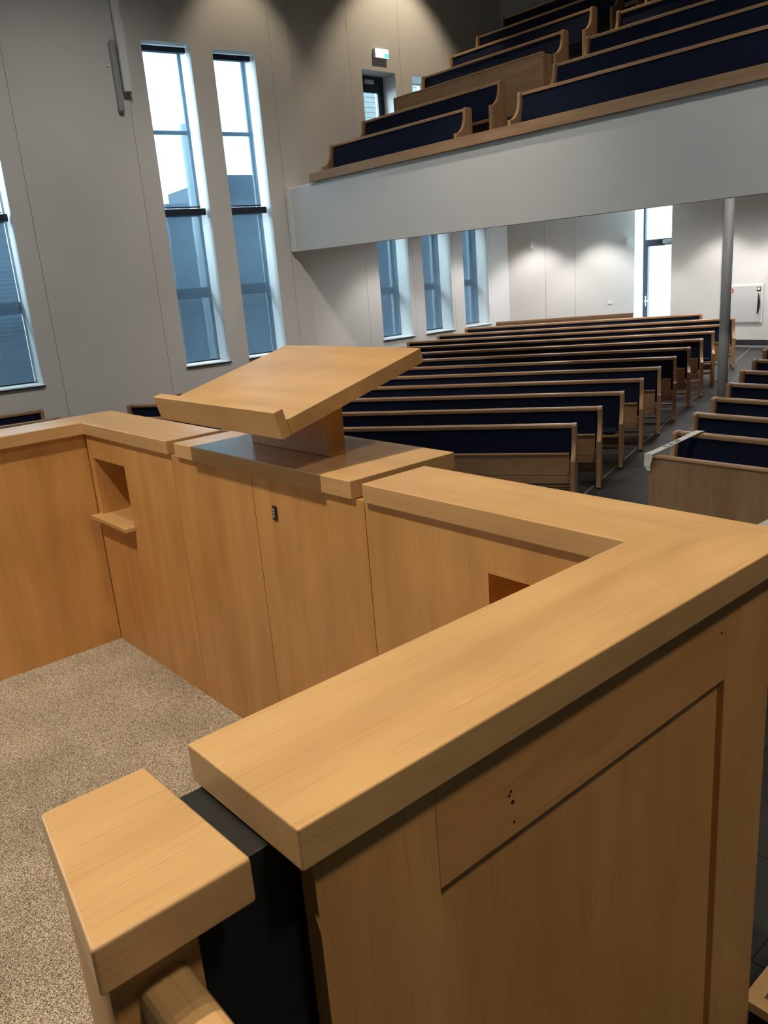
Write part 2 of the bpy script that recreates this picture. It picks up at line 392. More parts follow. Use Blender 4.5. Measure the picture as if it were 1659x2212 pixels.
def skirt(name, O, u, s0, s1):
    n = (u[1], -u[0])                                # inwards
    a = (O[0]+u[0]*s0, O[1]+u[1]*s0); b = (O[0]+u[0]*s1, O[1]+u[1]*s1); t = 0.015
    p = [a, b, (b[0]+n[0]*t, b[1]+n[1]*t), (a[0]+n[0]*t, a[1]+n[1]*t)]
    tag(MB().prism(p, lambda x, y: (x, y, fz(x, y)), lambda x, y: (x, y, fz(x, y)+0.11)).build(name, PLINTH), kind='structure')
skirt('baseboard_back', EC, uD, 0.94, 18); skirt('baseboard_back', EB, uC, 0.02, LC); skirt('baseboard_left', KX, uB, 0.0, LB); skirt('baseboard_left', OA2, uA, 4, SH+5.66)

# ------------------------------------------------------------------ windows and roller blinds
def local(O, u):
    n = (-u[1], u[0])
    return lambda s, d, z: (O[0]+u[0]*s+n[0]*d, O[1]+u[1]*s+n[1]*d, z)
def lbox(fn, s0, s1, d0, d1, z0, z1, mb=None):
    mb = mb or MB()
    mb.hexa([fn(s0, d0, z0), fn(s1, d0, z0), fn(s1, d1, z0), fn(s0, d1, z0), fn(s0, d0, z1), fn(s1, d0, z1), fn(s1, d1, z1), fn(s0, d1, z1)])
    return mb
wn = [0]
def window(O, u, op, bars, sill=True):
    """bars: list of (z0,z1) frame transoms"""
    wn[0] += 1
    fn = local(O, u); s0, s1, z0, z1 = op; d0, d1 = 0.50, 0.55; t = 0.03
    f = MB()
    lbox(fn, s0, s0+t, d0, d1, z0, z1, f); lbox(fn, s1-t, s1, d0, d1, z0, z1, f)
    lbox(fn, s0+t, s1-t, d0, d1, z0, z0+t, f); lbox(fn, s0+t, s1-t, d0, d1, z1-t, z1, f)
    fr = tag(f.build('window_%d' % wn[0], GREYM), kind='structure')
    for a, b in bars: lbox(fn, s0+t, s1-t, d0, d1, a, b).build('transom', DGREY, fr)
    zs = [z0+t]+[v for ab in bars for v in ab]+[z1-t]
    for k in range(0, len(zs), 2):
        lbox(fn, s0+t-0.004, s1-t+0.004, 0.522, 0.528, zs[k]-0.004, zs[k+1]+0.004).build('pane', GLASS, fr)
    if sill:
        lbox(fn, s0-0.02, s1+0.02, -0.035, 0.499, z0-0.022, z0+0.003).build('window_sill', WHITE, fr, 0.003)
        lbox(fn, s0-0.02, s1+0.02, -0.037, -0.0355, z0-0.030, z0-0.004).build('sill_edge', DGREY, fr)
    n = (-u[1], u[0])
    c = fn((s0+s1)/2, 0.56, (z0+z1)/2); portal(c, u, (n[0], n[1], 0), s1-s0, z1-z0)
    return fr
def blind(O, u, s0, s1, ztop, zbot, label, gap=0.095, gl=0.03, head=0.085):
    fn = local(O, u)
    r = empty('roller_blind', fn((s0+s1)/2, 0.20, zbot)); tag(r, label, 'blind', 'roller blinds in the tall windows')
    inv = Matrix.Translation(-Vector(r.location))
    def put(mb, nm, mat, bev=0):
        mb.frame(lambda x, y, z: tuple(inv @ Vector((x, y, z)))); return mb.build(nm, mat, r, bev)
    put(lbox(fn, s0+0.012, s1-0.03, 0.12, 0.22, ztop-head, ztop-0.004), 'headbox', DGREY, 0.006)
    put(lbox(fn, s0+gl, s1-gap, 0.199, 0.201, zbot+0.02, ztop-head), 'fabric', BLIND)
    put(lbox(fn, s0+gl, s1-gap, 0.192, 0.208, zbot+0.004, zbot+0.026), 'bottom_bar', DGREY, 0.002)
for O, u, op, tall, nm in ((OA, uA, W0, 1, 'window cut by the left picture edge'), (OA, uA, W1, 1, 'left window of the tall pair'), (OA, uA, W2, 1, 'right window of the tall pair')):
    window(O, u, op, [(2.42, 2.60), (3.80, 3.88), (5.12, 5.18)])
    blind(O, u, op[0], op[1], op[3]-0.03, 3.91, 'white roller blind in the upper half of the '+nm)
    blind(O, u, op[0], op[1], 3.90, op[2]+0.03, 'blue-grey roller blind in the lower half of the '+nm, head=0.11)
window(OA, uA, W9, [(2.53, 2.60), (3.80, 3.88), (5.10, 5.16)])
for op, nm in ((W3, 'first window under the balcony from the left'), (W4, 'middle window under the balcony'), (W5, 'window under the balcony nearest the back corner')):
    window(KX, uB, op, [(2.16, 2.30)])
    blind(KX, uB, op[0], op[1], op[3]-0.02, op[2]+0.03, 'blue-grey roller blind in the '+nm, gap=0.15, head=0.09)
window(KX, uB, UW, [], False)
fnB = local(KX, uB)
# balcony door (half hidden by the pews)
dr = lbox(fnB, 1.65, 2.505, 0.36, 0.44, 6.10, 6.27)
lbox(fnB, 1.65, 1.70, 0.36, 0.44, 4.20, 6.10, dr); lbox(fnB, 2.455, 2.505, 0.36, 0.44, 4.20, 6.10, dr)
door1 = tag(dr.build('door_1', DGREY), kind='structure')
lf = lbox(fnB, 1.70, 1.79, 0.38, 0.43, 4.22, 6.10)
lbox(fnB, 2.36, 2.455, 0.38, 0.43, 4.22, 6.10, lf); lbox(fnB, 1.79, 2.36, 0.38, 0.43, 5.98, 6.10, lf); lbox(fnB, 1.79, 2.36, 0.38, 0.43, 4.22, 4.40, lf)
leaf = lf.build('door_leaf', DGREY, door1)
lbox(fnB, 1.785, 2.365, 0.40, 0.406, 4.395, 5.985).build('pane', GLASS, door1)
lbox(fnB, 2.00, 2.22, 0.31, 0.36, 6.12, 6.19).build('door_closer', GREYM, door1, 0.004)
portal(fnB(2.08, 0.45, 5.2), uB, (-uB[1], uB[0], 0), 0.8, 2.0)
# glazed door at the back with a fanlight
fnD = local(EC, uD)
dd = lbox(fnD, 0.0, 0.055, 0.36, 0.44, 0.36, 3.66); lbox(fnD, 0.88, 0.935, 0.36, 0.44, 0.36, 3.66, dd)
lbox(fnD, 0.055, 0.88, 0.36, 0.44, 3.60, 3.66, dd); lbox(fnD, 0.055, 0.88, 0.36, 0.44, 2.80, 2.86, dd)
door2 = tag(dd.build('door_2', DGREY), kind='structure')
lf = lbox(fnD, 0.06, 0.135, 0.34, 0.42, 0.38, 2.80); lbox(fnD, 0.80, 0.875, 0.34, 0.42, 0.38, 2.80, lf)
lbox(fnD, 0.135, 0.80, 0.34, 0.42, 2.71, 2.80, lf); lbox(fnD, 0.135, 0.80, 0.34, 0.42, 0.38, 0.55, lf)
lf.build('door_leaf', DGREY, door2)
lbox(fnD, 0.13, 0.805, 0.38, 0.386, 0.545, 2.715).build('pane', GLASS, door2)
lbox(fnD, 0.05, 0.885, 0.39, 0.396, 2.855, 3.605).build('fanlight_pane', GLASS, door2)
lbox(fnD, 0.55, 0.80, 0.28, 0.34, 2.755, 2.835).build('door_closer', CHROME, door2, 0.006)
lbox(fnD, 0.60, 0.86, 0.285, 0.31, 2.715, 2.735).build('closer_arm', CHROME, door2, 0.003)
lbox(fnD, 0.085, 0.115, 0.325, 0.34, 1.36, 1.60).build('handle_plate', CHROME, door2, 0.003)
lbox(fnD, 0.08, 0.20, 0.285, 0.305, 1.47, 1.495).build('door_handle', CHROME, door2, 0.004)
portal(fnD(0.47, 0.43, 2.0), uD, (0, 1, 0), 0.9, 3.2)

# ------------------------------------------------------------------ outside the windows
def brick_block(name, fn, s0, s1, d0, d1, z0, z1, mat, label, course=0.075, cat='building'):
    r = lbox(fn, s0, s1, d0, d1, z0, z1).build(name, mat); tag(r, label, cat)
    m = MB(); z = z0+0.02
    while z < z1-0.02:
        lbox(fn, s0, s1, d0-0.012, d0, z, min(z+course-0.014, z1), m); z += course
    tag(m.build('courses', mat, r), kind='stuff')
    return r
fnA = local(OA, uA)
brick_block('neighbouring_building', fnA, 4.7, 17.0, 4.6, 8.0, -1.0, 4.42, BRICKM, 'dark grey building seen through the lower blinds of the tall window pair', 0.25)
lbox(fnA, 6.0, 17.0, 4.4, 8.0, 4.60, 4.98).build('roof_edge', DGREY, bpy.data.objects['neighbouring_building'])
brick_block('outbuilding', fnA, -3.6, 3.4, 2.6, 6.0, -1.0, 4.05, BRICKM, 'grey brick outbuilding seen through the window at the left picture edge', 0.075)
brick_block('clad_annex', fnB, 3.9, 9.0, 3.2, 6.0, 5.05, 9.5, CLAD, 'pale horizontally clad annex seen through the glass of the balcony door', 0.11)
wf = brick_block('sky_screen', lambda s, d, z: (s, d, z), -17.5, -9.0, 21.5, 25.0, -1.0, 7.5, SKYSCREEN, 'plain white block added outside the glazed back door to dim its daylight', 0.6)  # added white block that hides the bare sky behind the back door
pv = MB().slab([(-60, -30), (-14.4, -30), (-14.0, 18.5), (-60, 60)], -1.0, -0.55); tag(pv.build('yard', PAVE), kind='structure')
mast = MB(); cyl(mast, fnA(5.0, 3.6, -0.6), fnA(5.0, 3.6, 5.85), 0.12)
tag(mast.build('lamp_mast', GREYM), 'grey upright mast outside, seen through the left window of the tall pair', 'post')

# ------------------------------------------------------------------ balcony
FY, FX0 = 9.03, -12.82
bal = empty('balcony', (FX0, FY, 3.089)); tag(bal, 'white balcony with an oak top rail and stepped tiers above the main floor', 'balcony')
def rel(mb, root):
    l = root.matrix_basis.translation if False else Vector(root.location)
    return mb.frame(lambda x, y, z: (x-l.x, y-l.y, z-l.z))
BX1 = 2.0
rel(MB().box(FX0+0.04, BX1, FY, FY+0.10, 3.089, 4.155), bal).build('fascia', FASCIA, bal, 0.004)
rel(MB().box(FX0+0.005, FX0+0.12, FY-0.03, FY+0.12, 3.095, 4.17), bal).build('end_trim', WHITE, bal, 0.003)
rel(MB().box(FX0+0.04, BX1, FY+0.02, FY+0.2, 4.155, 4.178), bal).build('shadow_strip', WHITE, bal)
rel(MB().box(-12.05, BX1, FY-0.055, FY+0.2, 4.178, 4.318), bal).build('top_rail', PEWX, bal, 0.006)
rel(MB().box(FX0+0.06, BX1, FY+0.1, 17.44, 3.70, 3.78), bal).build('soffit', WHITE, bal)
def tz(i): return 3.91+0.4215*i
for i in range(8):
    y0 = FY+0.2 if i == 0 else 9.06+0.78*i
    rel(MB().box(-12.70, BX1, y0, 9.06+0.78*(i+1) if i < 7 else 17.4, 3.79, tz(i)), bal).build('tier', PEWX if False else CARPETG, bal)

# ------------------------------------------------------------------ pews
def end_poly(h):
    pts = [(0.015, 0.0), (0.0, 0.05), (0.0, h-0.02), (-0.02, h), (-0.125, h), (-0.145, h-0.02), (-0.15, h-0.10)]
    y0, z0, y1, z1 = -0.15, h-0.10, -0.36, h-0.36        # concave sweep
    for k in range(1, 8):
        a = k/8*math.pi/2
        pts.append((y0+(y1-y0)*(1-math.cos(a)), z0+(z1-z0)*math.sin(a)))
    pts += [(-0.36, h-0.36), (-0.365, 0.10), (-0.395, 0.0), (-0.29, 0.0), (-0.27, 0.035), (-0.10, 0.035), (-0.08, 0.0)]
    return pts
def pew(loc, rz, L, label, cat='pew', group=None, seat_down=False, h=0.905, low=True, ends=(True, True), name='church_pew'):
    r = empty(name, loc, rz); tag(r, label, cat, group)
    t = 0.05
    for k, x in enumerate((0.0, L-t)):
        if ends[k]: MB().alongx(end_poly(h), x, x+t).build('end_panel', PEWZ, r, 0.006)
    a, b = t-0.002, L-t+0.002
    MB().alongx([(-0.012, h-0.048), (-0.012, h-0.012), (-0.03, h-0.004), (-0.09, h-0.004), (-0.105, h-0.014), (-0.105, h-0.048)], a, b).build('top_rail', PEWX, r, 0.004)
    MB().alongx([(-0.02, h-0.048), (-0.085, h-0.048), (-0.15, 0.42), (-0.09, 0.42)], a, b).build('back_cushion', NAVY, r, 0.008)
    if not low: return r
    MB().alongx([(-0.015, h-0.05), (-0.02, h-0.05), (-0.09, 0.40), (-0.075, 0.40)], a, b).build('back_board', PEWX, r)
    if seat_down:
        MB().alongx([(-0.14, 0.40), (-0.14, 0.425), (-0.50, 0.435), (-0.50, 0.405)], a+0.01, b-0.025).build('seat', PEWX, r, 0.004)
        MB().alongx([(-0.15, 0.426), (-0.15, 0.465), (-0.485, 0.475), (-0.485, 0.436)], a+0.02, b-0.035).build('seat_cushion', NAVY, r, 0.01)
    else:
        MB().alongx([(-0.165, 0.345), (-0.185, 0.345), (-0.175, 0.575), (-0.155, 0.575)], a+0.01, b-0.028).build('seat', PEWX, r, 0.003)
        MB().alongx([(-0.15, 0.576), (-0.20, 0.576), (-0.20, 0.594), (-0.15, 0.594)], a+0.01, b-0.028).build('seat_lip', PEWX, r, 0.003)
    MB().box(a, b, -0.20, -0.16, 0.255, 0.338).build('seat_rail', PEWX, r, 0.003)
    MB().box(a, b, -0.09, -0.055, 0.165, 0.195).build('foot_bar', PEWX, r, 0.003)
    n = max(1, int(L/2.4))
    for k in range(1, n+1):
        x = L*k/(n+1)
        MB().box(x-0.02, x+0.02, -0.155, -0.01, 0.0, 0.40).build('support', PEWZ, r, 0.003)
    return r
ORD = ['front', 'second', 'third', 'fourth', 'fifth', 'sixth', 'seventh', 'eighth', 'ninth', 'tenth', 'eleventh', 'twelfth', 'thirteenth']
GL = 'pews of the left floor block'
lefts = {-1: (-11.9, 3.40), 0: (-12.05, 4.28), 1: (-12.24, 5.27)}
for r in range(2, 11): lefts[r] = (-12.30-0.025*(r-2), 5.27+0.873*(r-1))
for r in range(-1, 11):
    L0 = lefts[r]
    R0 = (A0[0]-0.229*r+0.03, A0[1]+0.808*r-0.02)
    if r == 10: R0 = (-8.60, 15.93)
    u, ln = unit(L0, R0); z = fz(R0[0]-0.05, R0[1]+0.02)
    lab = 'long oak pew with navy back, %s row of the left block from the pulpit' % ORD[r+1]
    if r == 1: lab = 'long oak pew, navy seat folded down, third row of the left block from the pulpit'
    if r == 7: lab = 'long oak pew, navy seat folded down, ninth row of the left block from the pulpit'
    p = pew((L0[0], L0[1], z+0.001), math.atan2(u[1], u[0]), ln, lab, group=GL, seat_down=r in (1, 7))
# low panelled rail behind the last row
a, b = (-12.45, 14.06), (-10.20, 15.96); u, ln = unit(a, b); zz = kz = 1.36
r = empty('low_partition', (a[0], a[1], fz(*a)+0.0), math.atan2(u[1], u[0])); tag(r, 'low oak partition behind the last pew row, in front of the back wall', 'partition')
hh = 1.36-fz(*a)
MB().box(0.05, ln-0.05, -0.05, -0.02, 0.08, hh-0.05).build('panel', PEWX, r); MB().box(0.0, ln, -0.075, 0.0, hh-0.045, hh).build('top_rail', PEWX, r, 0.005)
for x in (0, ln-0.05): MB().box(x, x+0.05, -0.07, 0.0, 0.0, hh-0.046).build('end_post', PEWZ, r, 0.004)
k = MB(); cyl(k, (1.72, -0.05, hh-0.12), (1.72, -0.09, hh-0.12), 0.022, 14); k.build('knob', BLACK, r)
# right-hand block, rows parallel to the pulpit front
RT = [(-4.231, 7.419), (-4.443, 8.185), (-4.630, 8.934), (-4.858, 9.729), (-5.078, 10.518), (-5.284, 11.289), (-5.528, 12.120), (-5.75, 12.95), (-5.98, 13.78)]
for i, (x, y) in enumerate(RT):
    pew((x, y+0.05, fz(x+0.05, y)+0.001), 0, 4.6 if i > 2 else 3.6, 'oak pew with navy back right of the aisle, %s row behind the front panel' % ORD[i].replace('front', 'first'), group='pews right of the aisle')
# front panel of the right block
fy = 6.63; fx = -4.075; r = empty('pew_front_panel', (fx, fy, fz(fx, fy))); tag(r, 'plain oak front panel before the right-hand pews, ribbon tied to its corner', 'panel')
hz = 0.795-fz(fx, fy)
MB().box(0.012, 3.5, 0.012, 0.036, 0.02, hz-0.035).build('panel', PEWZ, r)
MB().alongx([(0.0, hz-0.036), (-0.012, hz-0.02), (0.0, hz-0.004), (0.02, hz), (0.05, hz), (0.06, hz-0.01), (0.06, hz-0.036)], 0, 3.52).build('top_rail', PEWX, r, 0.004)
MB().box(0.0, 0.04, 0.036, 0.07, 0.0, hz-0.036).build('end_post', PEWZ, r, 0.004)
# balcony pews
def bz(i): return 4.81+0.4215*i
for i in (0, 1, 3, 4, 5, 6):
    y = 9.60+0.78*i+0.10; z = tz(i)
    pew((-12.16, y, z+0.001), 0, 12.16-8.90, 'navy-backed balcony pew left of the balcony steps, %s tier' % ORD[i].replace('front', 'front'), group='balcony pews left of the steps', low=False, h=bz(i)-z)
for i in range(0, 7):
    y = 9.60+0.78*i+0.10; z = tz(i)
    pew((-7.93, y, z+0.001), 0, 7.2, 'navy-backed balcony pew right of the balcony steps, %s tier' % ORD[i], group='balcony pews right of the steps', low=False, h=bz(i)-z)
# plain oak balustrade on the third tier
y = 9.60+0.78*2; z = tz(2); h = bz(2)-z
r = empty('balcony_balustrade', (-12.16, y, z)); tag(r, 'plain oak balustrade panel across the third balcony tier, left of the steps', 'balustrade')
MB().box(0.03, 3.40, 0.0, 0.03, 0.0, h-0.03).build('panel', PEWX, r); MB().box(0.0, 3.42, -0.01, 0.045, h-0.029, h).build('top_rail', PEWX, r, 0.004)
MB().box(3.401, 3.44, -0.012, 0.20, 0.0, h-0.03).build('end_post', PEWZ, r, 0.004); MB().box(0.0, 0.028, -0.005, 0.035, 0.0, h-0.03).build('end_strip', BLACK, r)
# side pews along the left wall
wa = math.atan2(uA[1], uA[0])
for (ex, ey), lb in (((-13.34, 4.25), 'dark-backed oak side pew standing against the left wall beside the pulpit'), ((-12.36, 4.17), 'oak side pew beside the pulpit, in front of the one against the left wall')):
    ln = 4.2; x0, y0 = ex-uA[0]*ln, ey-uA[1]*ln
    pew((x0, y0, zL(ex, ey)+0.001), wa, ln, lb, group=None)

# ribbon
def ribbon(pts, wd, name, mat, parent=None, side=(0, 1, 0), taper=None):
    m = MB(); th = 0.002
    for i, p in enumerate(pts):
        p = Vector(p); q0 = Vector(pts[max(0, i-1)]); q1 = Vector(pts[min(len(pts)-1, i+1)])
        s = Vector(side[i] if isinstance(side, list) else side).normalized()*wd/2*(taper[i] if taper else 1); nn = (q1-q0).normalized().cross(s).normalized()*th
        m.v += [tuple(p-s-nn), tuple(p+s-nn), tuple(p+s+nn), tuple(p-s+nn)]
        if i:
            b = len(m.v)-8
            for k in range(4): m.f.append((b+k, b+(k+1) % 4, b+4+(k+1) % 4, b+4+k))
    b = len(m.v)-4; m.f += [(0, 1, 2, 3)[::-1], (b, b+1, b+2, b+3)]
    return m.build(name, mat, parent)
rz_ = fz(-4.0, 7.4)+0.905
pts = [(-3.99, 7.475, rz_-0.04), (-3.99, 7.44, rz_+0.012), (-3.99, 7.36, rz_+0.012), (-4.0, 7.1, 0.865-0.01), (-4.02, 6.8, 0.83-0.005), (-4.035, 6.70, 0.812), (-4.045, 6.61, 0.806), (-4.045, 6.607, 0.77), (-4.05, 6.595, 0.70), (-4.035, 6.60, 0.65)]
rb = ribbon(pts, 0.075, 'barrier_ribbon', TAPE, None, (1, 0.12, 0), [1, 1, 1, 0.95, 0.9, 1.0, 1.1, 1.05, 0.8, 0.45]); tag(rb, 'white printed ribbon tied from the first right-hand pew to its front panel', 'ribbon')
ik = MB()
for k in range(9):
    t = k/8; x = -4.003-0.012*t; y = 7.06-0.22*t; z = 0.8475+0.006-0.024*t
    if k not in (3, 6): ik.box(x-0.02, x+0.02, y-0.008, y+0.006, z+0.001, z+0.0045)
ik.build('ribbon_print', INK, rb)

# column, wall fittings
cx_, cy_ = -5.19, 10.2
c = MB(); cyl(c, (0, 0, 0), (0, 0, 3.70-fz(cx_, cy_)), 0.063, 28); r = c.build('support_column', GREYM, None, 0, 2, False)
r.location = (cx_, cy_, fz(cx_, cy_)); tag(r, 'slim round grey steel column under the balcony beside the tiled aisle', 'column')
for p in r.data.polygons: p.use_smooth = len(p.vertices) == 4
c = MB(); cyl(c, (0, 0, 0), (0, 0, 0.012), 0.10, 28); c.build('base_plate', GREYM, r)
# fire hose cabinet
cb = empty('hose_cabinet', (-8.78, 17.45, 0.985)); tag(cb, 'flush white fire-hose cabinet with black bow handle on the back wall', 'cabinet')
MB().box(0.0, 0.72, -0.022, 0.0, 0.0, 0.80).build('frame', WHITE, cb, 0.003)
MB().box(0.03, 0.685, -0.034, -0.022, 0.02, 0.765).build('door', GREENP, cb, 0.003)
hd = MB(); pp = []
for k in range(13):
    t = k/12; pp.append((0.635+0.035*math.sin(math.pi*t), 0.20+0.40*t))
pp2 = pp+[(0.630, 0.60), (0.615, 0.20)]
hd.prism(pp2, lambda x, z: (x, -0.035, z), lambda x, z: (x, -0.06, z)); hd.build('handle', BLACK, cb)
sg = MB().box(-0.02, 0.085, -0.037, -0.034, 0.635, 0.72).build('hose_sign', RED, cb); sg['label'] = 'red square hose-reel sign'
s2 = MB(); cyl(s2, (0.035, -0.037, 0.685), (0.035, -0.039, 0.685), 0.024, 16); s2.box(0.012, 0.058, -0.039, -0.037, 0.65, 0.66); s2.build('hose_symbol', PAPER, sg)
s3 = MB().box(0.585, 0.67, -0.037, -0.034, 0.645, 0.735).build('handle_sign', BLACK, cb); s4 = MB().box(0.597, 0.658, -0.039, -0.037, 0.675, 0.722); s4.build('handle_symbol', PAPER, s3)
# small fittings on the angled wall
fnC = local(EB, uC)
def fitting(name, s, z, wd, ht, d, mat, label, cat, rnd=False):
    if rnd:
        m = MB(); cyl(m, fnC(s, 0, z), fnC(s, -d, z), wd/2, 20); cyl(m, fnC(s, -d, z), fnC(s, -d-0.01, z), wd/4, 16)
    else: m = lbox(fnC, s-wd/2, s+wd/2, -d, 0, z-ht/2, z+ht/2)
    tag(m.build(name, mat, None, 0.003 if not rnd else 0), label, cat)
fitting('wall_socket', 2.394, 1.526, 0.13, 0.075, 0.012, WHITE, 'white double wall socket low on the angled wall beside the back door', 'socket')
fitting('wall_spotlight', 2.80, 2.874, 0.16, 0.16, 0.07, WHITE, 'round white wall fitting just left of the glazed back door', 'fitting', True)
fitting('wall_sensor', 0.551, 2.942, 0.07, 0.14, 0.05, WHITE, 'small white wall sensor high on the angled wall right of the windows', 'sensor')
lbox(fnC, 0.87, 1.545, -0.004, 0.0, 1.25, 1.85).build('access_panel', WALL, wallC)
# exit sign over the balcony door
es = empty('exit_sign', fnB(1.95, 0, 6.47)); tag(es, 'lit white and green exit sign above the balcony door', 'exit sign')
def relB(mb): l = Vector(es.location); return mb.frame(lambda x, y, z: (x-l.x, y-l.y, z-l.z))
relB(lbox(fnB, 1.955, 2.30, -0.075, 0.0, 6.475, 6.64)).build('housing', GREYM, es, 0.004)
relB(lbox(fnB, 1.965, 2.29, -0.079, -0.075, 6.487, 6.632)).build('lit_panel', SIGNW, es)
g = relB(lbox(fnB, 2.17, 2.288, -0.082, -0.079, 6.489, 6.56)); relB(lbox(fnB, 2.25, 2.288, -0.082, -0.079, 6.56, 6.63, g)) if False else None
g.build('green_field', SIGNG, es)
# boxed white duct high on the left wall
du = empty('wall_duct', fnA(2.72, 0, 5.62)); tag(du, 'slim boxed white duct running up the left wall beside the tall windows', 'duct')
def relD(mb): l = Vector(du.location); return mb.frame(lambda x, y, z: (x-l.x, y-l.y, z-l.z))
relD(lbox(fnA, 2.63, 2.735, -0.16, -0.06, 5.62, 9.58)).build('casing', WHITE, du, 0.004)
relD(lbox(fnA, 2.735, 2.75, -0.17, -0.001, 5.60, 6.62)).build('edge_trim', WHITE, du)
relD(lbox(fnA, 2.655, 2.71, -0.06, 0.0, 5.85, 5.95)).build('bracket', GREYM, du); relD(lbox(fnA, 2.655, 2.71, -0.06, 0.0, 6.5, 6.6)).build('bracket', GREYM, du)
sp = lbox(fnA, 2.52, 2.61, -0.10, -0.0, 5.33, 6.35); l = tag(sp.build('wall_shadow_block', DUSK, None, 0.035, 5), 'slim grey block standing in for the shadow on the left wall beside the boxed duct', 'shadow block')  # block added in the shape and tone of a wall shadow
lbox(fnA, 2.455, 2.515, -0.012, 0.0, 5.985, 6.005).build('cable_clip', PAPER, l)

# ------------------------------------------------------------------ pulpit
RZ, RB, CZ = 2.035, 1.979, 0.915
xri, xro, yn, yfi, yfo = -0.8987, -0.6490, 0.3855, 1.3855, 1.6343
xli, xlo, ga, gb, gc, gd, ycb = -3.8258, -4.0751, -2.9595, -2.8959, -1.8037, -1.7520, 1.8154
pu = empty('pulpit', (-2.35, 1.0, -0.38)); tag(pu, 'large oak pulpit enclosure with thick top rails in the foreground', 'pulpit')
PO = Vector(pu.location)
def pp_(mb, name, mat, bev=0.0, parent=None, seg=2, sharp=None):
    if sharp: sharp = [(q[0]-PO.x, q[1]-PO.y) for q in sharp]
    mb.frame(lambda x, y, z: (x-PO.x, y-PO.y, z-PO.z)); return mb.build(name, mat, parent or pu, bev, seg, sharp=sharp)
BV = 0.0035; MR = [(xri, yfi), (xro, yfo)]; ML = [(xli, yfi), (xlo, yfo)]
pp_(MB().slab([(xri, yn), (xro, yn), (xro, yfo), (xri, yfi)], RB, RZ), 'top_rail', OAKY, BV, seg=3, sharp=MR)
pp_(MB().slab([(gd, yfi), (xri, yfi), (xro, yfo), (gd, yfo)], RB, RZ), 'top_rail', OAKX, BV, seg=3, sharp=MR)
pp_(MB().slab([(xli, yfi), (ga, yfi), (ga, yfo), (xlo, yfo)], RB, RZ), 'top_rail', OAKX, BV, seg=3, sharp=ML)
pp_(MB().slab([(xlo, -1.3), (xli, -1.3), (xli, yfi), (xlo, yfo)], RB, RZ), 'top_rail', OAKY, BV, seg=3, sharp=ML)
ZF = -0.36
# inner lining panels (face at y = 1.40), each a board of its own
PY0, PY1 = 1.400, 1.425
def panel(x0, x1, z0=CZ-0.03, z1=RB-0.002, hole=None):
    m = MB()
    if hole:
        a, b, c, d = hole
        m.box(x0, a, PY0, PY1, z0, z1); m.box(b, x1, PY0, PY1, z0, z1); m.box(a, b, PY0, PY1, z0, c); m.box(a, b, PY0, PY1, d, z1)
    else: m.box(x0, x1, PY0, PY1, z0, z1)
    return pp_(m, 'inner_panel', OAKZ)
nz0, nz1 = 1.575, 1.880
panel(-3.845, -2.965, hole=(-3.80, -3.43, nz0, nz1)); panel(-1.763, -0.895, hole=(-1.307, -0.935, nz0, nz1))
for a, b in ((-3.80, -3.43), (-1.307, -0.935)):
    n = MB(); t = 0.012
    n.box(a, a+t, PY0-0.001, 1.585, nz0, nz1); n.box(b-t, b, PY0-0.001, 1.585, nz0, nz1); n.box(a+t, b-t, PY0-0.001, 1.585, nz1-t, nz1); n.box(a+t, b-t, 1.575, 1.585, nz0, nz1-t)
    ni = pp_(n, 'niche', OAKZ)
    pp_(MB().box(a-0.02 if a < -3 else a, b-0.001, 1.350, PY0, 1.572, 1.591).box(a+t, b-t, PY0, 1.575, 1.575, 1.591), 'shelf', OAKX, 0.002, ni)
# carcass
pp_(MB().box(-4.05, -3.432, 1.586, 1.605, ZF, RB-0.002).box(-3.432, -0.70, 1.589, 1.605, ZF, RB-0.002), 'front_cladding', OAKZ)
pp_(MB().box(-4.052, -4.03, -1.3, 1.586, ZF, RB-0.002), 'side_cladding', OAKZ)
pp_(MB().box(-3.875, -3.85, -1.3, 1.399, CZ-0.03, RB-0.002), 'side_panel', OAKZ)
pp_(MB().box(-0.885, -0.865, 0.42, 1.399, CZ-0.03, RB-0.002), 'side_panel', OAKZ)
pp_(MB().box(-4.03, -0.705, -1.3, 1.399, CZ-0.12, CZ-0.012), 'platform', BLACK)
pp_(MB().box(-3.849, -0.89, -1.3, 1.3995, CZ-0.012, CZ), 'carpet', CARPET)
# framed outer side (face x = -0.68): stiles, top rail, recessed field
pp_(MB().box(-0.71, -0.68, 0.418, 0.614, ZF, RB-0.002), 'stile', OAKZ, 0.001)
pp_(MB().box(-0.71, -0.68, 1.394, 1.588, ZF, RB-0.002), 'stile', OAKZ, 0.003)
pp_(MB().box(-0.71, -0.68, 0.6145, 1.3935, 1.794, RB-0.002), 'frame_rail', OAKYV, 0.001)
pp_(MB().box(-0.71, -0.68, 0.6145, 1.3935, ZF, -0.2), 'frame_rail', OAKY, 0.001)
pp_(MB().box(-0.712, -0.6955, 0.610, 1.397, -0.22, 1.80), 'field_panel', OAKZ)
for yy, zz in ((0.765, 1.852), (0.758, 1.866), (0.767, 1.817), (0.762, 1.871), (1.372, 1.90)):
    m = MB(); cyl(m, (-0.6798, yy, zz), (-0.679, yy, zz), 0.0022 if zz != 1.852 else 0.0034, 8); pp_(m, 'screw_hole', BLACK)
hp = pp_(MB().box(-0.885, -0.722, 0.275, 0.4175, ZF, RB-0.004), 'hinge_post', BLACK, 0.002); hp['label'] = 'black post in the gap beside the rail end'
sw = pp_(MB().box(-2.258, -2.2315, 1.396, 1.4005, 1.835, 1.885), 'switch_plate', BLACK, 0.001); sw['label'] = 'small black switch plate'
for k in range(3): pp_(MB().box(-2.252, -2.245, 1.3952, 1.396, 1.8455+k*0.0115, 1.853+k*0.0115), 'switch_mark', GREYM, 0, sw)
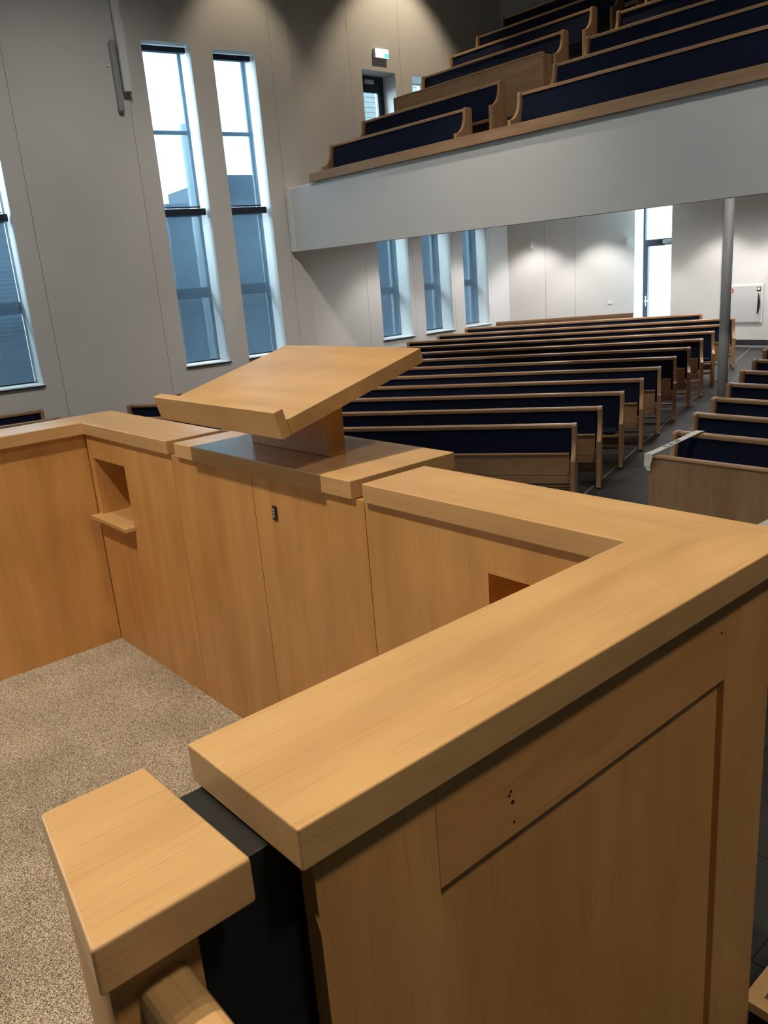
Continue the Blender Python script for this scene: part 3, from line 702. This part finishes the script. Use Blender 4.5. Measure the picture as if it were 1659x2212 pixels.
# lectern: cabinet, post and sloping desk
le = empty('lectern', (-2.35, 1.6, -0.38)); tag(le, 'oak lectern with sloping book desk on a slab post above the front rail', 'lectern')
LO = Vector(le.location)
def lp_(mb, name, mat, bev=0.0, seg=2):
    mb.frame(lambda x, y, z: (x-LO.x, y-LO.y, z-LO.z)); return mb.build(name, mat, le, bev, seg)
lp_(MB().box(gb, gc, yfi, ycb, RB, RZ), 'cabinet_top', OAKX, 0.003)
for a, b in ((-2.962, -2.3735), (-2.3705, -1.766)): lp_(MB().box(a, b, PY0, PY1, CZ-0.03, RB-0.002), 'front_panel', OAKZ)
lp_(MB().box(-2.87, -2.85, 1.606, 1.79, ZF, RB-0.002), 'side_panel', OAKZ); lp_(MB().box(-1.85, -1.83, 1.606, 1.79, ZF, RB-0.002), 'side_panel', OAKZ)
lp_(MB().box(-2.87, -1.83, 1.79, 1.80, ZF, RB-0.002), 'back_panel', OAKZ)
def yz(poly, x0, x1): return MB().alongx(poly, x0, x1)
tn = math.tan(math.radians(14.5))
lp_(yz([(1.55, RZ), (1.62, RZ), (1.62, 2.168+(1.62-1.312)*tn+0.002), (1.55, 2.168+(1.55-1.312)*tn+0.002)], -2.586, -2.114), 'post', OAKZ, 0.003)
DX0, DX1 = -2.735, -1.965
lp_(yz([(1.300, 2.215), (1.848, 2.357), (1.860, 2.310), (1.312, 2.168)], DX0, DX1), 'desktop', OAKX, 0.0025)
lp_(yz([(1.259, 2.2415), (1.291, 2.2495), (1.3115, 2.1675), (1.2800, 2.1595)], DX0, DX1), 'book_ledge', OAKX, 0.002)
# newel block with cap and handrail at the stair opening
ne = empty('newel_post', (-0.79, 0.24, 0.3)); tag(ne, 'oak newel post with thick square cap and handrail at the stair opening', 'post')
NO = Vector(ne.location)
def np_(mb, name, mat, bev=0.0, seg=3):
    mb.frame(lambda x, y, z: (x-NO.x, y-NO.y, z-NO.z)); return mb.build(name, mat, ne, bev, seg)
np_(MB().slab([(-0.8955, 0.195), (-0.650, 0.157), (-0.650, 0.3275), (-0.8935, 0.3235)], RB, RZ), 'cap', OAKY, 0.005)
np_(MB().slab([(-0.890, 0.201), (-0.700, 0.172), (-0.690, 0.176), (-0.690, 0.274), (-0.890, 0.274)], -0.34, RB-0.001), 'post', OAKZ, 0.002)
hr = []
for k in range(16):
    a = 2*math.pi*k/16; sx = math.copysign(abs(math.cos(a))**0.55, math.cos(a)); sz = math.copysign(abs(math.sin(a))**0.55, math.sin(a))
    hr.append((0.230+0.028*sx, 1.905+0.026*sz))
m = MB().prism(hr, lambda y, z: (-0.691, y, z), lambda y, z: (0.1, y-0.004, z-0.03))
np_(m, 'handrail', OAKX, 0, 2)
for p in ne.children[-1].data.polygons: p.use_smooth = len(p.vertices) == 4
# carpeted podium step, bottom right
sx0, sy0, sz0 = -1.033, 2.355, 0.0
st = empty('podium_step', (sx0, sy0, -0.38)); tag(st, 'grey carpeted podium step with pale oak edging at the lower right', 'step')
SO = Vector(st.location)
def sp_(mb, name, mat, bev=0.0): mb.frame(lambda x, y, z: (x-SO.x, y-SO.y, z-SO.z)); return mb.build(name, mat, st, bev)
X1, Y1 = 1.6, 4.2
sp_(MB().slab([(sx0, sy0), (sx0+0.055, sy0+0.055), (sx0+0.055, Y1), (sx0, Y1)], -0.04, sz0), 'edging', OAKY, 0.002)
sp_(MB().slab([(sx0, sy0), (X1, sy0), (X1, sy0+0.055), (sx0+0.055, sy0+0.055)], -0.04, sz0), 'edging', OAKX, 0.002)
sp_(MB().box(sx0+0.056, X1, sy0+0.056, Y1, -0.04, -0.001), 'carpet', CARPETG)
sp_(MB().box(sx0+0.02, X1, sy0+0.02, Y1, fz(sx0, sy0)-0.0, -0.041), 'riser', BLACK)
# white table beyond the rail
tb = empty('white_table', (-2.39, 4.75, fz(-2.39, 4.75))); tag(tb, 'white-topped table just beyond the pulpit rail at the right picture edge', 'table')
tf = fz(-2.39, 4.75)
MB().box(0, 1.3, 0, 0.95, 0.78-tf-0.03, 0.78-tf).build('table_top', PAPER, tb, 0.003)
for x in (0.04, 1.2):
    for y in (0.04, 0.85): MB().box(x, x+0.06, y, y+0.06, 0.015 if y < 0.5 else 0.055, 0.78-tf-0.031).build('leg', PEWZ, tb, 0.003)
